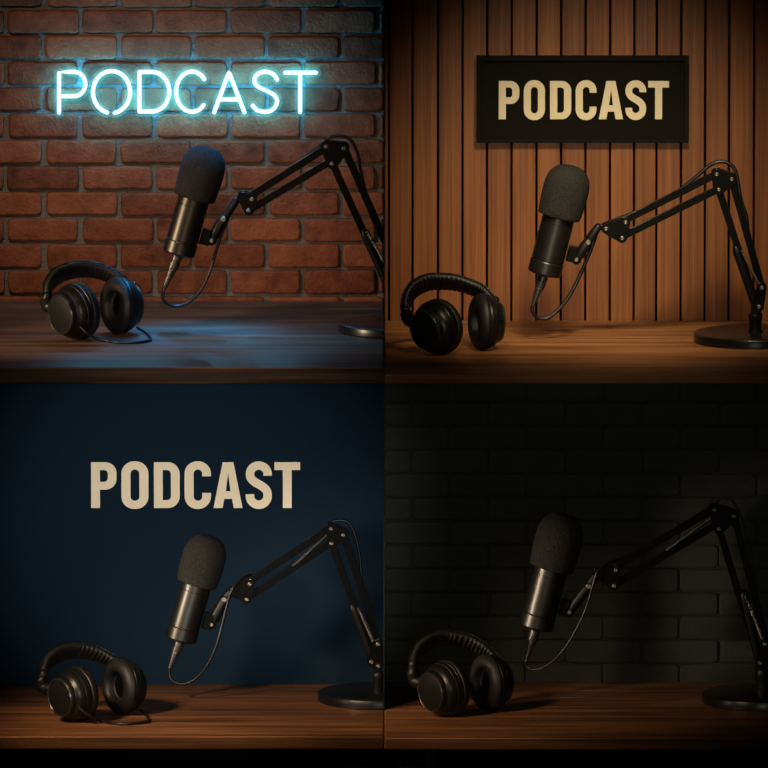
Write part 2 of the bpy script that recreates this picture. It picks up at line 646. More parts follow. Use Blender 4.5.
LX0, LX1 = -60, 383.6          # left bays (photo columns)
RX0, RX1 = 384.4, 830          # right bays
px_lim = {'wall_upper_left': (-9, -0.0008), 'wall_lower_right': (-9, 9)}

brick_wall('wall_upper_left', LX0, LX1, -60, 330, 8.0, 26.05, 6.0, 44.2, 74.25, 4.0, 2.9, 0.012,
           M['brick_red'], M['mortar'], 0.9, 0.0024, 0)
brick_wall('wall_lower_right', RX0, RX1, 332, 1200, 384 + 18.2, 23.72, 27.5, 65.0, 76.9, 1.3, 1.3, 0.004,
           M['brick_black'], M['mortar_black'], 0.7, 0.0022, 384)

# plank wall
bm = bmesh.new()
lay = tint_layer(bm)
seams = [5, 28.5, 54, 78.5, 103, 127.5, 152.5, 177, 201.5, 226, 250, 272.5, 297, 321, 345, 370]
seams = [-19] + seams + [394, 418, 442]
zt, zb = at(500, -60, 0).z, at(500, 352, 0).z
for a, b in zip(seams, seams[1:]):
    xa = max(at(384 + a, 100, 0).x + 0.0021, 0.0012)
    xb = at(384 + b, 100, 0).x - 0.0021
    before = set(bm.faces)
    box(bm, (xa, -0.012 + random.uniform(-.0008, .0008), zb), (xb, 0.004, zt), 0.0014)
    t = (random.uniform(0.78, 1.08), random.random(), random.random(), 1)
    for f in set(bm.faces) - before:
        for lp in f.loops:
            lp[lay] = t
before = set(bm.faces)
box(bm, (0.0008, 0.0, zb), (0.89, 0.06, zt))
for f in set(bm.faces) - before:
    f.material_index = 1
o = structure('wall_upper_right', bm, M['plank'], angle=30)
o.data.materials.append(M['gap'])

# navy wall
bm = bmesh.new()
box(bm, (at(LX0, 0, 0).x, 0.0, 0.0), (-0.0008, 0.06, at(0, 332, 0).z))
structure('wall_lower_left', bm, M['navy'], smooth=False)

# floor
bm = bmesh.new()
box(bm, (-0.9, -1.4, -0.05), (0.9, 0.06, 0.0))
structure('floor', bm, M['floor'], smooth=False)


# ------------------------------------------------------------------ desks
def desk(label, px0, px1, yb, yf, ybot, m, legs, edge):
    zt = at((px0 + px1) / 2, yb, 0).z
    yfront = at_z(384, yf, zt).y
    zb = at(384, ybot, yfront).z
    x0, x1 = at(px0, yb, 0).x, at(px1, yb, 0).x
    back = -0.0125
    t = thing('desk', (((x0 + x1) / 2, yfront / 2, 0 if legs else zb)), label, 'desk', 'wooden desks')
    bm = bmesh.new()
    box(bm, (x0, yfront, zb), (x1, back, zt), 0.0035)
    o = build('desktop', bm, m, t)
    o.data.materials.append(edge)
    o.data.materials.append(M['highlight_edge'])
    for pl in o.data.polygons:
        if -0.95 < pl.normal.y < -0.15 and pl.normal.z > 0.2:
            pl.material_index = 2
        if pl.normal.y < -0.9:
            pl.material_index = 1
    if legs:
        bm = bmesh.new()
        box(bm, (x0 + 0.1, yfront + 0.06, zb - 0.09), (x1 - 0.03, yfront + 0.08, zb))
        build('apron', bm, M['apron'], t, smooth=False)
        for xx in (x0 + 0.03, x1 - 0.08):
            for yy in (yfront + 0.05, back - 0.08):
                bm = bmesh.new()
                box(bm, (xx, yy, 0.0), (xx + 0.05, yy + 0.05, zb), 0.002)
                build('leg', bm, M['apron'], t)
    else:
        for xx in (x0 + 0.2, x1 - 0.2):
            bm = bmesh.new()
            pr = [(back, zb), (back, zb - 0.085), (back - 0.02, zb - 0.085), (back - 0.3, zb - 0.015), (back - 0.3, zb)]
            A = [bm.verts.new((xx - 0.006, y, z)) for y, z in pr]
            B = [bm.verts.new((xx + 0.006, y, z)) for y, z in pr]
            bm.faces.new(A)
            bm.faces.new(B[::-1])
            for i in range(5):
                bm.faces.new((A[i], B[i], B[(i + 1) % 5], A[(i + 1) % 5]))
            build('bracket', bm, M['bracket'], t, smooth=False)
    return zt, yfront


Z1, F1 = desk('dark walnut desk with a blue sheen in front of the red brick wall', LX0, LX1, 300, 367.5, 383.6, M['desk_a'], False, M['shaded_front_a'])
Z2, F2 = desk('warm brown wooden desk in front of the vertical plank wall', RX0, RX1, 319.5, 374.5, 383.8, M['desk_b'], False, M['shaded_front_b'])
Z3, F3 = desk('brown wooden desk in front of the plain navy blue wall', LX0, LX1, 683, 736.5, 749.5, M['desk_c'], True, M['shaded_front_c'])
Z4, F4 = desk('dim brown wooden desk in front of the black brick wall', RX0, RX1, 680.5, 738, 750, M['desk_d'], True, M['shaded_front_d'])

# thin dark dividers added to block light between left and right bays (seen edge-on)
bm = bmesh.new()
box(bm, (-0.0006, F1, at(384, 383, F1).z), (0.0006, 0.06, zt))
structure('added_divider_upper', bm, M['added_divider'], smooth=False)
bm = bmesh.new()
box(bm, (-0.0006, -0.375, 0.0), (0.0006, 0.06, Z3 + 0.75))
structure('added_divider_lower', bm, M['added_divider'], smooth=False)


# ------------------------------------------------------------------ boom arm
def perp2(a, b):
    d = (b - a).normalized()
    return Vector((-d.z, 0, d.x))


def boom(label, p, Zd):
    cl = p.get('clip', False)
    cx, cy = p['base']
    Y = at_z(cx, cy, Zd).y
    q = S * 1.0
    P = lambda xy, dy=0.0: at(xy[0], xy[1], Y + dy * S)
    bc = at_z(cx, cy, Zd)
    root_loc = Vector((min(bc.x, -0.06) if cl else bc.x, bc.y, Zd))
    t = thing('boom_arm', root_loc, label, 'microphone stand', 'desk boom arms')
    R = 61 * S
    th = p.get('base_h', 9.0) * S
    bm = bmesh.new()
    lathe(bm, Vector((bc.x, bc.y, Zd)), Vector((0, 0, 1)),
          [(0, 0), (0, R * .97), (0.0015, R), (th - 0.003, R), (th - 0.001, R - 0.0012), (th, R - 0.0035), (th, 0)], 96, False)
    build('base', bm, M['base'], t, clip=cl)
    # post
    if p.get('post_top'):
        pt = P(p['post_top'])
        bm = bmesh.new()
        h = pt.z - (Zd + th)
        lathe(bm, Vector((bc.x, bc.y, Zd + th)), Vector((0, 0, 1)),
              [(0, 7.2 * S), (h * .08, 7.2 * S), (h * .1, 6.2 * S), (h * .62, 6.2 * S), (h * .66, 6.8 * S), (h * .9, 6.8 * S), (h, 5.5 * S)], 40)
        build('post', bm, M['arm_satin'], t, clip=cl)

    def bar(a, b, w, d=6.0, name='arm_bar', dy=0.0):
        bm = bmesh.new()
        square_bar(bm, P(a, dy), P(b, dy), w * S, d * S)
        return build(name, bm, M['arm'], t, clip=cl, angle=12)

    def plate(name, pts, r, bolts, th_=2.0, gap=4.6):
        bm = bmesh.new()
        cs = [(P(c).x, P(c).z, r * S) for c in pts]
        ol = hull2(cs)
        for sgn in (-1, 1):
            y0 = Y + sgn * gap * S
            prism(bm, ol, min(y0, y0 + sgn * th_ * S), max(y0, y0 + sgn * th_ * S), 0.0006)
        # spacer in the middle
        ol2 = hull2([(c[0], c[1], c[2] * .55) for c in cs])
        prism(bm, ol2, Y - gap * S, Y + gap * S)
        o = build(name, bm, M['arm'], t, clip=cl, angle=22)
        if o is None:
            return None
        for b_ in bolts:
            if cl and P(b_).x > -0.004:
                continue
            bm = bmesh.new()
            c = P(b_)
            c.y = Y - (gap + th_) * S
            lathe(bm, c, Vector((0, -1, 0)), [(-0.001, 0), (-0.001, 2.3 * S), (0.0012, 2.3 * S), (0.0024, 1.9 * S), (0.003, 1.2 * S), (0.0026, 0.9 * S), (0.0026, 0)], 20, False)
            build('bolt', bm, M['bolt'], o)
        return o
    plate('elbow_plate', p['elbow'], p.get('elbow_r', 5.4), p['elbow'])
    plate('head_plate', p['head'], 4.8, p['head_bolts'])
    bar(*p['upper'][0], 7.0)
    bar(*p['upper'][1], 7.0)
    bar(*p['lower'][0], 7.0)
    bar(*p['lower'][1], 7.2)
    if p.get('foot'):
        plate('foot_plate', p['foot'], 4.8, p['foot_bolts'])
    # thicker sleeve round the lower end of the front upright
    bm = bmesh.new()
    a, b = P(p['sleeve'][0]), P(p['sleeve'][1])
    tube(bm, [a, a.lerp(b, .04), a.lerp(b, .1), b], [3.6 * S, 4.6 * S, 4.4 * S, 4.4 * S], 16)
    build('sleeve', bm, M['arm_satin'], t, clip=cl)
    for a_, b_ in p['springs']:
        a, b = P(a_, -5.5), P(b_, -5.5)
        ln = (b - a).length
        ax = (b - a).normalized()
        u, v = frame_of(ax)
        turns = int(ln / (1.75 * S))
        pts = []
        for i in range(turns * 8 + 1):
            an = i / 8 * 2 * math.pi
            pts.append(a + ax * (ln * i / (turns * 8)) + (u * math.cos(an) + v * math.sin(an)) * (1.7 * S))
        bm = bmesh.new()
        tube(bm, pts, 0.5 * S, 5)
        # hooks at both ends
        tube(bm, [P(a_, -5.5), P(a_, 0)], 0.6 * S, 6)
        tube(bm, [P(b_, -5.5), P(b_, 0)], 0.6 * S, 6)
        build('spring', bm, M['spring'], t, clip=cl)
    # microphone holder: block on the body, pivot, link, top knuckle
    blk, piv, link, tip = p['mount']
    axd = (P(p['mic'][1]) - P(p['mic'][0])).normalized()
    side = Vector((axd.z, 0, -axd.x))
    bm = bmesh.new()
    ml = (P(p['mic'][1]) - P(p['mic'][0])).length
    hs, ha, hd = 5.0 * S, 8.0 * S, 6.5 * S
    c = P(blk)
    rel = c - P(p['mic'][0])
    c = P(p['mic'][0]) + axd * rel.dot(axd) + side * (p.get('mic_r', 0.143) * ml * 1.02 + hs + 0.0003)
    vs = []
    for k in (-1, 1):
        for i, j in ((-1, -1), (1, -1), (1, 1), (-1, 1)):
            vs.append(bm.verts.new(c + side * (hs * i) + axd * (ha * j) + Vector((0, hd * k, 0))))
    fs = [bm.faces.new([vs[i] for i in f]) for f in ((0, 1, 2, 3), (7, 6, 5, 4), (0, 4, 5, 1), (1, 5, 6, 2), (2, 6, 7, 3), (3, 7, 4, 0))]
    bmesh.ops.bevel(bm, geom=list({e for f in fs for e in f.edges}), offset=0.003, segments=3, affect='EDGES', profile=.5)
    build('mount_block', bm, M['arm'], t, angle=12)
    bm = bmesh.new()
    c = P(piv)
    ol = hull2([(P(blk).x + 3.5 * S, P(blk).z - 2 * S, 4.0 * S), (c.x, c.z, 5.2 * S)])
    prism(bm, ol, Y - 4.2 * S, Y + 4.2 * S, 0.0012)
    o = build('pivot', bm, M['arm'], t, angle=22)
    bm = bmesh.new()
    c2 = c.copy()
    c2.y = Y - 5.4 * S
    lathe(bm, c2, Vector((0, -1, 0)), [(-.003, 0), (-.003, 2.2 * S), (.001, 2.2 * S), (.0022, 1.6 * S), (.0022, 0)], 18, False)
    build('bolt', bm, M['bolt'], o)
    bm = bmesh.new()
    a, b = P(piv, -1), P(link, -1)
    tube(bm, [a, a.lerp(b, .25), a.lerp(b, .8), b], [4.2 * S, 5.4 * S, 5.4 * S, 4.6 * S], 20)
    o = build('link', bm, M['arm_satin'], t)
    bm = bmesh.new()
    c2 = P(link)
    c2.y = Y - 6.0 * S
    lathe(bm, c2, Vector((0, -1, 0)), [(-.003, 0), (-.003, 2.8 * S), (.001, 2.8 * S), (.0026, 2.0 * S), (.0026, 0)], 18, False)
    build('bolt', bm, M['bolt'], o)
    bm = bmesh.new()
    a, b = P(link), P(tip)
    tube(bm, [a, a.lerp(b, .5), b], [4.4 * S, 4.6 * S, 3.8 * S], 18)
    build('knuckle', bm, M['arm_satin'], t)
    # top neck joins the knuckle to the head plate
    bm = bmesh.new()
    h0 = P(p['head'][0])
    square_bar(bm, P(tip), h0 + (h0 - P(tip)).normalized() * 3 * S, 5.2 * S, 5.0 * S)
    build('neck', bm, M['arm'], t, angle=12)
    return Y


def microphone(label, p, Y):
    a, b = at(*p['mic'][0], Y), at(*p['mic'][1], Y)
    ax = (b - a).normalized()
    Ln = (b - a).length
    t = thing('microphone', a, label, 'microphone', 'condenser microphones with foam windscreens')
    r = p.get('mic_r', 0.143) * Ln
    f0 = p.get('foam', 0.52)
    bm = bmesh.new()
    lathe(bm, a, ax, [(0.0, 0), (0.0, r * .93), (Ln * .006, r * .985), (Ln * .014, r * 1.02), (Ln * .112, r * 1.02), (Ln * .118, r * 1.0), (Ln * .121, r * .96),
                      (Ln * .128, r * .96), (Ln * .131, r * .985), (Ln * (f0 - .068), r * .985), (Ln * (f0 - .066), r * .955),
                      (Ln * (f0 - .059), r * .955), (Ln * (f0 - .057), r * .985), (Ln * (f0 + .06), r * .985), (Ln * (f0 + .06), 0)], 64, False)
    build('body', bm, M['mic'], t, angle=25)
    # foam windscreen, closed dome with a rolled lower lip
    R = p.get('foam_r', 0.2) * Ln
    H = 1 - f0
    prof = [(Ln * (f0 + .05), r * .98), (Ln * (f0 + .005), r * 1.02), (Ln * f0, R * .86), (Ln * (f0 + .004), R * .91), (Ln * (f0 + .014), R * .93)]
    for i in range(1, 34):
        s = 0.03 + 0.97 * i / 33
        w = 0.935 + 0.065 * math.sin(min(1, s / 0.52) * math.pi / 2)
        if s > 0.5:
            e = (s - 0.5) / 0.5
            w *= (1 - e ** 2.5) ** (1 / 2.3) if e < 1 else 0
        prof.append((Ln * (f0 + H * s), R * w))
    bm = bmesh.new()
    lathe(bm, a, ax, prof, 72, False)
    build('windscreen', bm, M['foam'], t, angle=80)
    bm = bmesh.new()
    lathe(bm, a - ax * 0.0028, ax, [(0, 0), (0, r * .5), (0.0038, r * .5), (0.0025, 0)], 32, False)
    build('socket', bm, M['mic_ring'], t)
    return t


def mic_cable(label, p, Y):
    s1 = at(*p['plug'][1], Y)
    m0, m1 = at(*p['mic'][0], Y), at(*p['mic'][1], Y)
    s0 = m0 + (m0 - m1).normalized() * 0.0046
    cl = p.get('clip', False)
    t = thing('microphone_cable', s1, label, 'cable', 'microphone cables')
    ax = (s1 - s0).normalized()
    ln = (s1 - s0).length
    r0 = p.get('plug_r', 5.2) * S
    prof = [(0.0, 0), (0.0, r0), (ln * .12, r0), (ln * .13, r0 * .9), (ln * .17, r0 * .9), (ln * .18, r0), (ln * .34, r0 * .97), (ln * .36, r0 * .84)]
    k = 9
    for i in range(k):
        f = .38 + .6 * i / k
        rr = r0 * (.86 - .5 * i / k)
        prof += [(ln * f, rr), (ln * (f + .034), rr), (ln * (f + .04), rr * .7), (ln * (f + .06), rr * .7)]
    prof += [(ln, r0 * .34), (ln, 0)]
    bm = bmesh.new()
    lathe(bm, s0, ax, prof, 28, False)
    build('plug', bm, M['plug'], t)
    pts = [s1 - ax * 0.006, s1]
    lp = p['loop']
    n = len(lp)
    for i, xy in enumerate(lp):
        f = i / max(1, n - 1)
        pts.append(at(xy[0], xy[1], Y - S * (9.6 * p.get('front', 1) * min(1, f * 1.6))))
    # along the upper bar (behind it), then over the elbow and down the rear upright
    (u0, u1) = p['upper'][0]
    nrm = perp2(at(*u0, Y), at(*u1, Y))
    if nrm.z < 0:
        nrm = -nrm
    for f in ((0.0, .12, .35, .6) if p.get('front', 1) > 0 else (.12, .35, .6)):
        q = at(u0[0] + (u1[0] - u0[0]) * f, u0[1] + (u1[1] - u0[1]) * f, Y)
        yy = -6.0 if f == 0 else 6.2
        if f == 0:
            q = q + nrm * 6.4 * S
            q.y = Y
        else:
            q = q + nrm * 1.2 * S
            q.y = Y + 9.0 * S
        pts.append(q)
    for i, xy in enumerate(p['over']):
        pts.append(at(xy[0], xy[1], Y + S * 9.0))
    (r0_, r1_) = p['lower'][1]
    for f in (.55, .75, .95):
        q = at(r0_[0] + (r1_[0] - r0_[0]) * f, r0_[1] + (r1_[1] - r0_[1]) * f, Y + 9.0 * S)
        pts.append(q)
    bm = bmesh.new()
    tube(bm, catmull(pts, 8), p.get('cable_r', 1.5) * S, 10)
    build('cord', bm, M['cable'], t, clip=cl, angle=60)
    return t


BOOMS = [
    dict(clip=True, front=-1, base=(400, 331), base_h=9,
         elbow=[(326, 146), (344, 147.5), (332, 163)], head=[(242.5, 196), (252, 198), (249, 210)], head_bolts=[(252, 198.5), (248.5, 209.5)],
         upper=[((251, 195.5), (325, 148.5)), ((250, 209.5), (329, 162))],
         lower=[((331.5, 161), (396, 303)), ((344, 147.5), (402, 280))],
         sleeve=((363.7, 231), (396, 303)), springs=[((367, 231), (388, 268))],
         mic=[(178.3, 254), (208.9, 146.5)],
         mount=[(203.5, 236), (211.5, 240), (223.5, 218.5), (236, 200.5)],
         plug=[(174, 253), (163.2, 291)], loop=[(163.6, 300), (170, 305.3), (179.3, 306.0), (191, 300.6), (202.7, 287), (211, 268.3), (218, 244.8), (225, 226), (231, 211), (238, 199)],
         over=[(322, 144), (334, 135.8), (348.7, 138.6), (357, 151.4), (361, 171), (365, 189)], cable_r=1.55),
    dict(front=-1, base=(755.3, 341.5), base_h=9.5, post_top=(755.3, 312),
         elbow=[(716.5, 173.5), (731.6, 178.5), (718.7, 189)], head=[(606, 228), (625.5, 221.6), (622, 237.5)], head_bolts=[(606, 228), (625.5, 221.6), (622, 237.5)],
         upper=[((624, 220.5), (715.5, 174.5)), ((622, 236.5), (717, 189.5))],
         lower=[((718.7, 189), (757, 306)), ((731.6, 178.5), (761.8, 287))],
         sleeve=((735.8, 248), (755.5, 305)), springs=[((741, 251), (759, 285))],
         foot=[(761.8, 287), (759, 306), (755.3, 309)], foot_bolts=[(761.8, 287), (759, 306)],
         mic=[(544, 274), (572.3, 165)], mic_r=0.146, foam=.525, foam_r=.203,
         mount=[(569.5, 253), (576.3, 259), (588, 241.8), (598, 227)],
         plug=[(541.3, 274), (532.3, 307)], loop=[(532.8, 312), (537.3, 317.5), (547, 318.2), (557, 311), (569.4, 296), (579.5, 276), (588.3, 256), (594.5, 240), (601, 226)],
         over=[(697, 176), (711, 164.5), (725, 162), (735.5, 171), (741, 200), (746.6, 218)], cable_r=1.9),
    dict(clip=True, base=(379, 700.5), base_h=9.5, post_top=(379, 672),
         elbow=[(331, 527.7), (343.6, 534), (331.6, 542.5)], head=[(234, 591), (249.8, 583), (247, 598.5)], head_bolts=[(249.8, 583), (247, 598.5)],
         upper=[((248.5, 582), (330, 528.5)), ((247.5, 597.5), (330, 543))],
         lower=[((331.6, 542.5), (373.5, 660)), ((343.6, 534), (379, 642))],
         sleeve=((352.7, 606), (372.5, 658)), springs=[((358.2, 607.6), (373.5, 641)), ((293, 566), (328, 534.5))],
         foot=[(378, 643), (378.5, 665), (371.5, 661)], foot_bolts=[(378, 643), (378.5, 665), (371.5, 661)],
         mic=[(180.4, 640), (210.3, 535.5)],
         mount=[(204.5, 619.8), (211.6, 623.8), (224.5, 598.8), (232, 590)], foam=.535,
         plug=[(178.8, 639), (169.5, 668)], loop=[(169.8, 676), (174.6, 682.2), (185, 683.8), (197, 677.5), (208.6, 663), (216.8, 644), (222.7, 623), (227.3, 604), (233, 588)],
         over=[(320, 532), (332.4, 521.7), (345.4, 521), (353, 529.5), (359, 551.7), (361.5, 577.7)], cable_r=1.45),
    dict(base=(763, 702), base_h=10, post_top=(763, 669),
         elbow=[(714.4, 508.9), (733.9, 514.9), (718.9, 528)], head=[(598, 573), (615.9, 569), (614, 585)], head_bolts=[(615.9, 569), (614, 585)],
         upper=[((614.5, 567), (713, 509.5)), ((614.5, 585), (717, 524))],
         lower=[((718.9, 528), (759, 661)), ((733.9, 514.9), (767, 643))],
         sleeve=((743.7, 593), (758, 657)), springs=[((746, 597), (763, 640)), ((667, 550), (711, 518.5))],
         foot=[(765, 643), (760, 662), (763, 665)], foot_bolts=[(765, 643), (760, 662)],
         mic=[(535.8, 628), (565.4, 513.5)],
         mount=[(561, 606.5), (569.4, 611.4), (588.7, 585.6), (596, 575)],
         plug=[(533.2, 627), (526, 661)], loop=[(526.8, 665.5), (531, 669.3), (539.7, 669), (552, 662), (564.5, 648.5), (576.8, 628.7), (586.7, 606.4), (593, 585), (598, 571)],
         over=[(703, 511), (714, 500), (728.8, 499), (739, 511), (746.7, 538), (752.7, 565)], cable_r=1.2),
]
WHERE = ['before the red brick wall', 'before the vertical wooden planks', 'before the navy blue wall', 'before the black brick wall']
ARM_LABEL = ['black jointed boom arm holding the microphone before the red brick wall',
             'black jointed boom arm with bright bolts on a round base before vertical planks',
             'black jointed boom arm on a round base before the navy blue wall',
             'dim black jointed boom arm on a round base before the black brick wall']
MIC_LABEL = ['black microphone with foam windscreen under the glowing neon sign',
             'black microphone with foam windscreen under the framed black sign',
             'black microphone with foam windscreen under the beige letters on navy',
             'black microphone with foam windscreen before the dark brick wall without a sign']
CAB_LABEL = ['black cable looping below the microphone before the red brick wall',
             'black cable looping below the microphone before the plank wall',
             'black cable looping below the microphone before the navy wall',
             'thin black cable looping below the microphone before the black brick wall']
for i, (p, z) in enumerate(zip(BOOMS, (Z1, Z2, Z3, Z4))):
    Yb = boom(ARM_LABEL[i], p, z)
    microphone(MIC_LABEL[i], p, Yb)
    mic_cable(CAB_LABEL[i], p, Yb)


# ------------------------------------------------------------------ headphones
def strap(bm, pts, wdir, hw, ht, off=0.0, ripple=None, seg=20):
    """Padded strap with a superellipse section swept along pts."""
    n = len(pts)
    rings = []
    for i in range(n):
        T = (pts[min(i + 1, n - 1)] - pts[max(i - 1, 0)]).normalized()
        W = (wdir - T * wdir.dot(T)).normalized()
        Nn = W.cross(T)
        if Nn.z < 0 and 0.15 < i / n < 0.85:
            Nn = -Nn
        f = i / (n - 1)
        tp = min(1.0, 0.6 + 1.8 * min(f, 1 - f))
        rp = 1.0
        if ripple and ripple[0] < f < ripple[1]:
            rp = 1 + ripple[2] * math.sin(f * ripple[3])
        ring = []
        for k in range(seg):
            an = 2 * math.pi * k / seg
            c, s = math.cos(an), math.sin(an)
            e = 0.62
            cw = math.copysign(abs(c) ** e, c) * hw * tp
            sn = math.copysign(abs(s) ** 0.8, s) * ht * rp * (0.7 + .3 * tp)
            ring.append(bm.verts.new(pts[i] + W * cw + Nn * (sn + off)))
        rings.append(ring)
    for A, B in zip(rings, rings[1:]):
        for k in range(seg):
            j = (k + 1) % seg
            bm.faces.new((A[k], A[j], B[j], B[k]))
    bm.faces.new(rings[0])
    bm.faces.new(rings[-1][::-1])


def headphones(label, h, Zd):
    org, sc = h['zoom']
    W = lambda xy: (org[0] + xy[0] / sc, org[1] + xy[1] / sc)
    cups = []
    for key in ('left', 'right'):
        c, R, a = h[key]
        a = Vector(a).normalized()
        R = R * S
        lift = R * math.sqrt(max(0, 1 - a.z * a.z))
        # depth at which the cushion just rests on the desk
        y0, y1 = 0.0, -1.0
        z0, z1 = at(c[0], c[1], y0).z, at(c[0], c[1], y1).z
        Y = y0 + (Zd + lift - z0) / (z1 - z0) * (y1 - y0)
        cups.append((at(c[0], c[1], Y), R, a))
    mid = (cups[0][0] + cups[1][0]) / 2
    t = thing('headphones', Vector((mid.x, mid.y, Zd)), label, 'headphones', 'over-ear headphones on the desks')
    CU = [(.16, .40), (.10, .47), (.0, .49), (-.10, .51), (-.17, .56), (-.21, .64), (-.22, .72), (-.19, .82), (-.13, .91), (-.04, .975), (.06, 1.0), (.13, .985), (.18, .94), (.18, .6)]
    BF = [(.13, 0), (.14, .45), (.17, .45)]
    SH = [(.16, .5), (.165, .95), (.19, .975), (.27, .98), (.285, .945), (.30, .945), (.315, .97), (.39, .96), (.43, .935), (.44, .905), (.455, .905), (.47, .92), (.55, .895), (.63, .855), (.70, .80), (.735, .745), (.75, .735), (.83, .725), (.86, .71), (.86, .3)]
    RG = [(.85, .45), (.85, .705), (.92, .70), (.955, .675), (.96, .655), (.95, .64), (.935, .63), (.93, .45)]
    CP = [(.90, 0), (.90, .625), (.938, .628), (.945, .61), (.95, 0)]
    for ci, (c, R, a) in enumerate(cups):
        for nm, pf, m in (('ear_cushion', CU, 'leather'), ('speaker_cloth', BF, 'baffle'), ('ear_cup', SH, 'plastic'), ('trim_ring', RG, 'trim'), ('cap', CP, 'cap')):
            bm = bmesh.new()
            lathe(bm, c, a, [(s_ * R, r_ * R) for s_, r_ in ((s0_ * (h.get('rs', .8) if ci and s0_ > 0 else 1), r0_) for s0_, r0_ in pf)], 72, False)
            build(nm, bm, M[m], t, angle=28)
        # swivel hinge on the upper outside of the cup
    # headband
    bp = [W(q) for q in h['band']]
    n = len(bp)
    lean = h.get('lean', 0.85)
    YL = cups[0][0].y + 0.4 * cups[0][1]
    YR = cups[1][0].y + 0.5 * cups[1][1]
    top = min(q[1] for q in bp)
    endy = bp[0][1] + (bp[-1][1] - bp[0][1])
    pts = []
    for i, q in enumerate(bp):
        f = (q[0] - bp[0][0]) / (bp[-1][0] - bp[0][0])
        base_y = bp[0][1] + (bp[-1][1] - bp[0][1]) * f
        hgt = max(0, base_y - q[1]) * S
        pts.append(at(q[0], q[1], YL + (YR - YL) * f + lean * hgt))
    pts = catmull(pts, 26)
    ph = math.atan(lean)
    wd = Vector((-0.12, -math.cos(ph), math.sin(ph)))
    bm = bmesh.new()
    strap(bm, pts, wd, h.get('bw', 11.0) * S, 4.0 * S, 0, h.get('ripple'))
    build('headband_pad', bm, M['leather'], t, angle=60)
    bm = bmesh.new()
    strap(bm, pts, wd, (h.get('bw', 11.0) - 1.2) * S, 1.6 * S, 3.7 * S)
    build('headband', bm, M['plastic'], t, angle=50)
    # yokes
    for ci, (c, R, a) in enumerate(cups):
        e = pts[0] if ci == 0 else pts[-1]
        horiz = Vector((0, 0, 1)).cross(a).normalized()
        if ci == 0:
            hx = [W(q) for q in h['hinge']]
            k0 = at(*hx[0], pts[0].y)
            k1 = at(*hx[1], pts[0].y)
            path = [e, k0, k1, k1.lerp(c + a * R * .4, .35), c + a * R * .42 + (k1 - c).normalized() * R * .7]
            rad = [4.6 * S, 6.2 * S, 6.4 * S, 5.6 * S, 4.0 * S]
        else:
            up = Vector((0, 0, 1))
            path = [e, e.lerp(c + a * R * .62 + up * R * .8, .6), c + a * R * .6 + up * R * .74]
            rad = [3.6 * S, 4.0 * S, 3.0 * S]
        bm = bmesh.new()
        tube(bm, catmull(path, 6), [rad[min(int(i / 6), len(rad) - 1)] for i in range(6 * (len(path) - 1) + 1)], 16)
        build('yoke', bm, M['arm_satin'], t, angle=50)
    if 'cord' in h:
        cp = [W(q) for q in h['cord']]
        c0, c1 = cups[0], cups[1]
        pts = []
        for i, q in enumerate(cp):
            if i <= 2:
                pts.append(at(q[0], q[1], c0[0].y - (1.0, 1.0, .9)[i] * c0[1]))
            elif i == len(cp) - 1:
                pts.append(at(q[0], q[1], c1[0].y + .3 * c1[1]))
            else:
                g = at_z(q[0], q[1] + 1.0, Zd)
                g = at_z(q[0], q[1], Zd + 1.5 * S)
                pts.append(g)
        bm = bmesh.new()
        tube(bm, catmull(pts, 8), 1.5 * S, 10)
        build('cord', bm, M['cable'], t, angle=60)
    return t


HP = [
    dict(zoom=((30, 240), 5.12), left=((81.2, 310.3), 28.3, (-.77, -.62, -.08)), right=((115.5, 305.6), 28.3, (.88, .47, -.02)),
         band=[(90, 285), (98, 235), (140, 187), (210, 160), (290, 153), (370, 168), (435, 198), (490, 235), (528, 275)],
         hinge=[(84, 305), (92, 338)],
         cord=[(262, 448), (290, 475), (330, 500), (390, 516), (450, 524), (530, 524), (590, 519), (618, 508), (600, 480), (550, 448)],
         ripple=(.5, .95, .04, 150)),
    dict(zoom=((390, 260), 5.908), left=((441.5, 325.8), 27.6, (-.66, -.74, -.1)), right=((479.5, 321.5), 27.9, (.95, .28, -.03)),
         band=[(92, 295), (105, 225), (150, 170), (225, 135), (300, 130), (400, 140), (490, 170), (560, 202), (597, 240)],
         hinge=[(95, 312), (112, 355)], ripple=(.05, .97, .2, 175), bw=11.5),
    dict(zoom=((25, 625), 5.12), left=((80.1, 693), 27.8, (-.77, -.62, -.08)), right=((118.8, 686.3), 28, (.83, .55, -.02)),
         band=[(95, 250), (120, 190), (170, 152), (230, 135), (295, 134), (365, 150), (425, 178), (480, 212), (535, 258)],
         hinge=[(86, 278), (93, 318)],
         cord=[(278, 424), (310, 450), (350, 473), (395, 492), (440, 502), (500, 507), (560, 505), (610, 498), (637, 488), (605, 445), (560, 410)],
         ripple=(.45, .97, .2, 150)),
    dict(zoom=((390, 615), 5.12), left=((450.5, 687.5), 28.2, (-.77, -.62, -.08)), right=((485.3, 682.8), 28.6, (.86, .5, -.02)),
         band=[(118, 250), (145, 185), (195, 145), (255, 122), (315, 121), (400, 138), (465, 170), (515, 205), (560, 250)],
         hinge=[(116, 290), (124, 335)], ripple=(.45, .97, .2, 150)),
]
HP_LABEL = ['black over-ear headphones with blue glints and a cord, before red bricks',
            'black over-ear headphones with ribbed headband and no cord, before wooden planks',
            'black over-ear headphones with a curled cord on the desk before the navy wall',
            'black over-ear headphones without a cord on the desk before black bricks']
for h, z, lb in zip(HP, (Z1, Z2, Z3, Z4), HP_LABEL):
    headphones(lb, h, z)


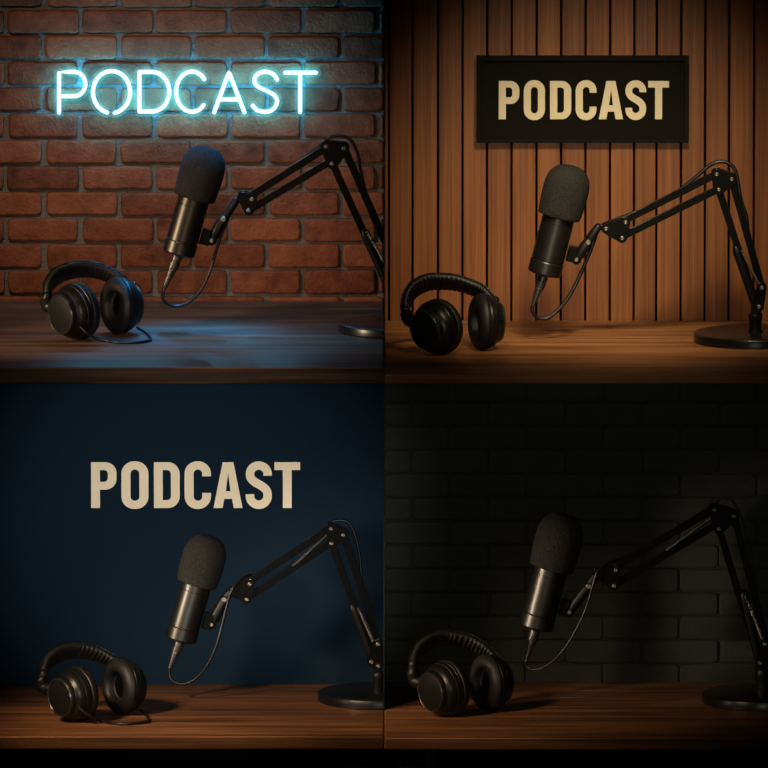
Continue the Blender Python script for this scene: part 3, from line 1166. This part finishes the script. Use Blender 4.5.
# ------------------------------------------------------------------ neon sign
def neon_sign():
    zo = lambda x, y: (30 + x / 2.477, 40 + y / 2.477)
    strokes = {
        'P': [[(72, 180), (72, 80)] + [(96, 79)] + [(110 + 27 * math.cos(math.radians(a)), 109 - 30 * math.sin(math.radians(a))) for a in range(90, -91, -10)] + [(96, 139), (80, 139)]],
        'O': [[(202 + 46 * math.sin(math.radians(a)), 129 + 52 * math.cos(math.radians(a))) for a in range(10, 351, 8)]],
        'D': [[(271, 177), (271, 79)], [(271, 79), (298, 79)] + [(302 + 43 * math.cos(math.radians(a)), 128 - 49 * math.sin(math.radians(a))) for a in range(90, -91, -10)] + [(298, 177), (271, 177)]],
        'C': [[(401 + 39 * math.cos(math.radians(a)), 128 - 50 * math.sin(math.radians(a))) for a in range(38, 323, 8)]],
        'A': [[(456, 179), (493, 80), (531, 179)], [(470, 147), (517, 147)]],
        'S': [[(612, 98), (605, 87), (592, 80), (578, 79), (563, 85), (556, 98), (560, 111), (573, 120), (588, 127), (604, 136), (612, 150), (607, 166), (594, 176), (578, 178), (562, 173), (552, 163)]],
        'T': [[(632, 81), (708, 81)], [(669, 81), (669, 178)]],
    }
    Y = -0.034
    c = at(186, 112, 0)
    t = thing('neon_sign', Vector((c.x, 0.0, c.z)), 'glowing pale blue neon sign reading PODCAST on the red brick wall', 'neon sign')
    for ch in 'PODCAST':
        bm = bmesh.new()
        bg = bmesh.new()
        for k, st in enumerate(strokes[ch]):
            pts = [at(*zo(*q), Y) for q in st]
            if ch == 'A' and len(pts) == 3:
                p0, p1, p2 = pts
                pts = [p0.lerp(p1, f / 6) for f in range(6)] + [p1 + (p0 - p1) * .03, p1, p1 + (p2 - p1) * .03] + [p1.lerp(p2, f / 6) for f in range(1, 7)]
            elif ch == 'S':
                pts = catmull(pts, 5)
            tube(bm, pts, 2.1 * S, 14)
        letter = build('letter', bm, M['neon'], t, angle=70)
        letter.data.materials.append(M['neon_back'])
        for pl in letter.data.polygons:
            if pl.normal.y > 0.25:
                pl.material_index = 1
        for k, st in enumerate(strokes[ch]):
            pts = [at(*zo(*q), Y) for q in st]
            if ch == 'S':
                pts = catmull(pts, 5)
            tube(bg, pts, 5.6 * S, 14)
        build('bloom_halo', bg, M['halo'], letter, angle=70)  # glowing volume added to imitate bloom around the tubes
        # stand-offs that hold each tube off the wall
        st = strokes[ch][0]
        for q in (st[0], st[len(st) // 2]):
            w = at(*zo(*q), Y)
            b3 = bmesh.new()
            tube(b3, [Vector((w.x, -0.004, w.z)), Vector((w.x, Y + 0.002, w.z))], 0.9 * S, 10)
            build('standoff', b3, M['bracket'], letter)
    return t


neon_sign()

# ------------------------------------------------------------------ framed sign on the planks
def framed_sign():
    Yf = -0.034
    x0, x1, y0, y1 = 476.5, 689, 56.5, 143
    A, B = at(x0, y1, Yf), at(x1, y0, Yf)
    t = thing('sign_board', Vector(((A.x + B.x) / 2, -0.013, A.z)), 'black framed sign board reading PODCAST in cream letters on the plank wall', 'sign')
    fw = 4.6 * S
    bm = bmesh.new()
    prof = [(0, -0.013), (0, Yf + .001), (.001, Yf), (fw - .001, Yf), (fw, Yf + .001), (fw, -0.024)]
    loops = []
    for ins, y in prof:
        loops.append([bm.verts.new(p) for p in ((A.x + ins, y, A.z + ins), (B.x - ins, y, A.z + ins), (B.x - ins, y, B.z - ins), (A.x + ins, y, B.z - ins))])
    for P_, Q_ in zip(loops, loops[1:]):
        for i in range(4):
            bm.faces.new((P_[i], P_[(i + 1) % 4], Q_[(i + 1) % 4], Q_[i]))
    build('frame', bm, M['sign_frame'], t, smooth=False)
    bm = bmesh.new()
    box(bm, (A.x + fw * .6, -0.027, A.z + fw * .6), (B.x - fw * .6, -0.0135, B.z - fw * .6))
    panel = build('panel', bm, M['sign_black'], t, smooth=False)
    xs = [(124, 190), (204, 272), (288, 356), (370, 437), (444, 522), (529, 596), (602, 669)]
    for ch, (a, b) in zip('PODCAST', xs):
        bm = letter_mesh(ch, 460 + a / 3.2, 460 + b / 3.2, 40 + 253.5 / 3.2, 40 + 131 / 3.2, -0.0272, 0.001)
        build('letter', bm, M['cream'], panel, smooth=False)


framed_sign()


# ------------------------------------------------------------------ letters on the navy wall
def wall_letters():
    A = at(195, 508, 0)
    t = thing('wall_lettering', Vector((A.x, 0, A.z)), 'large beige block letters PODCAST flat on the navy wall', 'lettering')
    xs = [(65, 143), (158, 241), (258, 337), (352, 433), (441, 530), (540, 620), (628, 707)]
    for ch, (a, b) in zip('PODCAST', xs):
        bm = letter_mesh(ch, 70 + a / 3.072, 70 + b / 3.072, 440 + 208.5 / 3.072, 440 + 68 / 3.072, -0.0004, 0.002)
        build('letter', bm, M['beige'], t, smooth=False)


wall_letters()


# ------------------------------------------------------------------ lights
def aim(o, target):
    d = Vector(target) - o.location
    o.rotation_euler = d.to_track_quat('-Z', 'Y').to_euler()


def spot(name, loc, target, power, col, size_deg, blend=0.8, radius=0.05):
    ld = bpy.data.lights.new(name, 'SPOT')
    ld.energy = power
    ld.color = col
    ld.spot_size = math.radians(size_deg)
    ld.spot_blend = blend
    ld.shadow_soft_size = radius
    o = bpy.data.objects.new(name, ld)
    C.objects.link(o)
    o.location = loc
    aim(o, target)
    return o


def area(name, loc, target, power, col, sx, sy):
    ld = bpy.data.lights.new(name, 'AREA')
    ld.shape = 'RECTANGLE'
    ld.size, ld.size_y = sx, sy
    ld.energy = power
    ld.color = col
    o = bpy.data.objects.new(name, ld)
    C.objects.link(o)
    o.location = loc
    aim(o, target)
    return o


WARM = (1.0, 0.72, 0.45)


def point(name, loc, power, col, radius=0.0):
    ld = bpy.data.lights.new(name, 'POINT')
    ld.energy = power
    ld.color = col
    ld.shadow_soft_size = radius
    o = bpy.data.objects.new(name, ld)
    C.objects.link(o)
    o.location = loc
    return o


def wash(name, px, py, level, col, size_deg, blend=1.0):
    """Added fill lamp far behind the camera, trained on one spot of a wall."""
    tgt = at(px, py, 0)
    loc = CAM + (CAM - tgt) * 0.1  # added fill, lined up with the camera so its shadows stay hidden
    d = (loc - tgt).length
    return spot(name, loc, tgt, 39.5 * d * d * level, col, size_deg, blend, 0.05)


# bay 1: light of the neon tubes on the bricks, two added blue fills above the desk, warm lamps low on the left
for px in (80, 150, 220, 292):
    point('neon_light', at(px, 92, -0.14), 0.55, (0.03, 0.50, 0.95))
spot('added_blue_top', (-0.36, -0.16, ZC + 1.15), (-0.37, -0.50, Z1), 150, (0.03, 0.36, 1.0), 22, 1.0, 0.06)  # added for the blue patch on the desk
spot('added_blue_wide', (-0.26, -0.56, ZC + 1.15), (-0.30, -0.60, Z1), 50, (0.08, 0.42, 1.0), 38, 1.0, 0.10)  # added to tint arm and headphones blue from above
spot('warm_key_lamp', (-1.3, -0.95, Z1 + 0.30), (-0.50, -0.60, Z1 + 0.08), 40, WARM, 50, 1.0, 0.06)
spot('warm_top_lamp', (-0.85, -1.35, ZC + 1.35), (-0.46, -0.05, Z1 + 0.20), 54, (1.0, .68, .40), 42, 1.0, 0.06)
wash('added_brick_wash', 180, 170, 0.20, (1.0, .72, .46), 1.55, 0.8)
# bay 2: warm lamp overhead, soft fill
spot('plank_top_lamp', (0.55, -1.5, ZC + 1.55), (0.42, -0.15, Z2 + 0.12), 190, (1.0, .80, .50), 34, 1.0, 0.15)
spot('plank_key_lamp', (0.10, -1.45, ZC + 1.2), (0.30, -0.40, Z2 + 0.18), 45, (1.0, .8, .55), 22, 1.0, 0.05)
wash('added_plank_wash', 585, 175, 0.28, (1.0, .88, .64), 1.6)
# bays 3 and 4: warm keys from the left, low for the microphones, high for the desks
KEY = (1.0, .80, .58)
spot('left_key_lamp', (-1.15, -1.35, Z3 + 0.85), (-0.36, -0.40, Z3 + 0.03), 105, WARM, 36, 1.0, 0.10)
spot('left_low_lamp', (-1.35, -0.85, Z3 + 0.36), (-0.36, -0.26, Z3 + 0.23), 62, KEY, 22, 1.0, 0.06)
wash('added_navy_wash', 185, 520, 0.62, (1.0, .96, .88), 1.85, 1.0)
spot('right_key_lamp', (-0.82, -1.85, Z4 + 1.05), (0.26, -0.42, Z4 + 0.02), 90, WARM, 24, 1.0, 0.16)
spot('right_low_lamp', (-0.92, -0.98, Z4 + 0.36), (0.25, -0.33, Z4 + 0.21), 70, KEY, 20, 1.0, 0.04)
wash('added_black_wall_wash', 570, 530, 0.075, (1.0, .97, .86), 2.2, 0.8)

world = bpy.data.worlds.new('world')
scene.world = world
world.use_nodes = True
bg = world.node_tree.nodes['Background']
bg.inputs['Color'].default_value = (0.9, 0.95, 1.0, 1)
bg.inputs['Strength'].default_value = 0.004

scene.view_settings.view_transform = 'Standard'
scene.view_settings.look = 'None'
scene.cycles.use_denoising = True
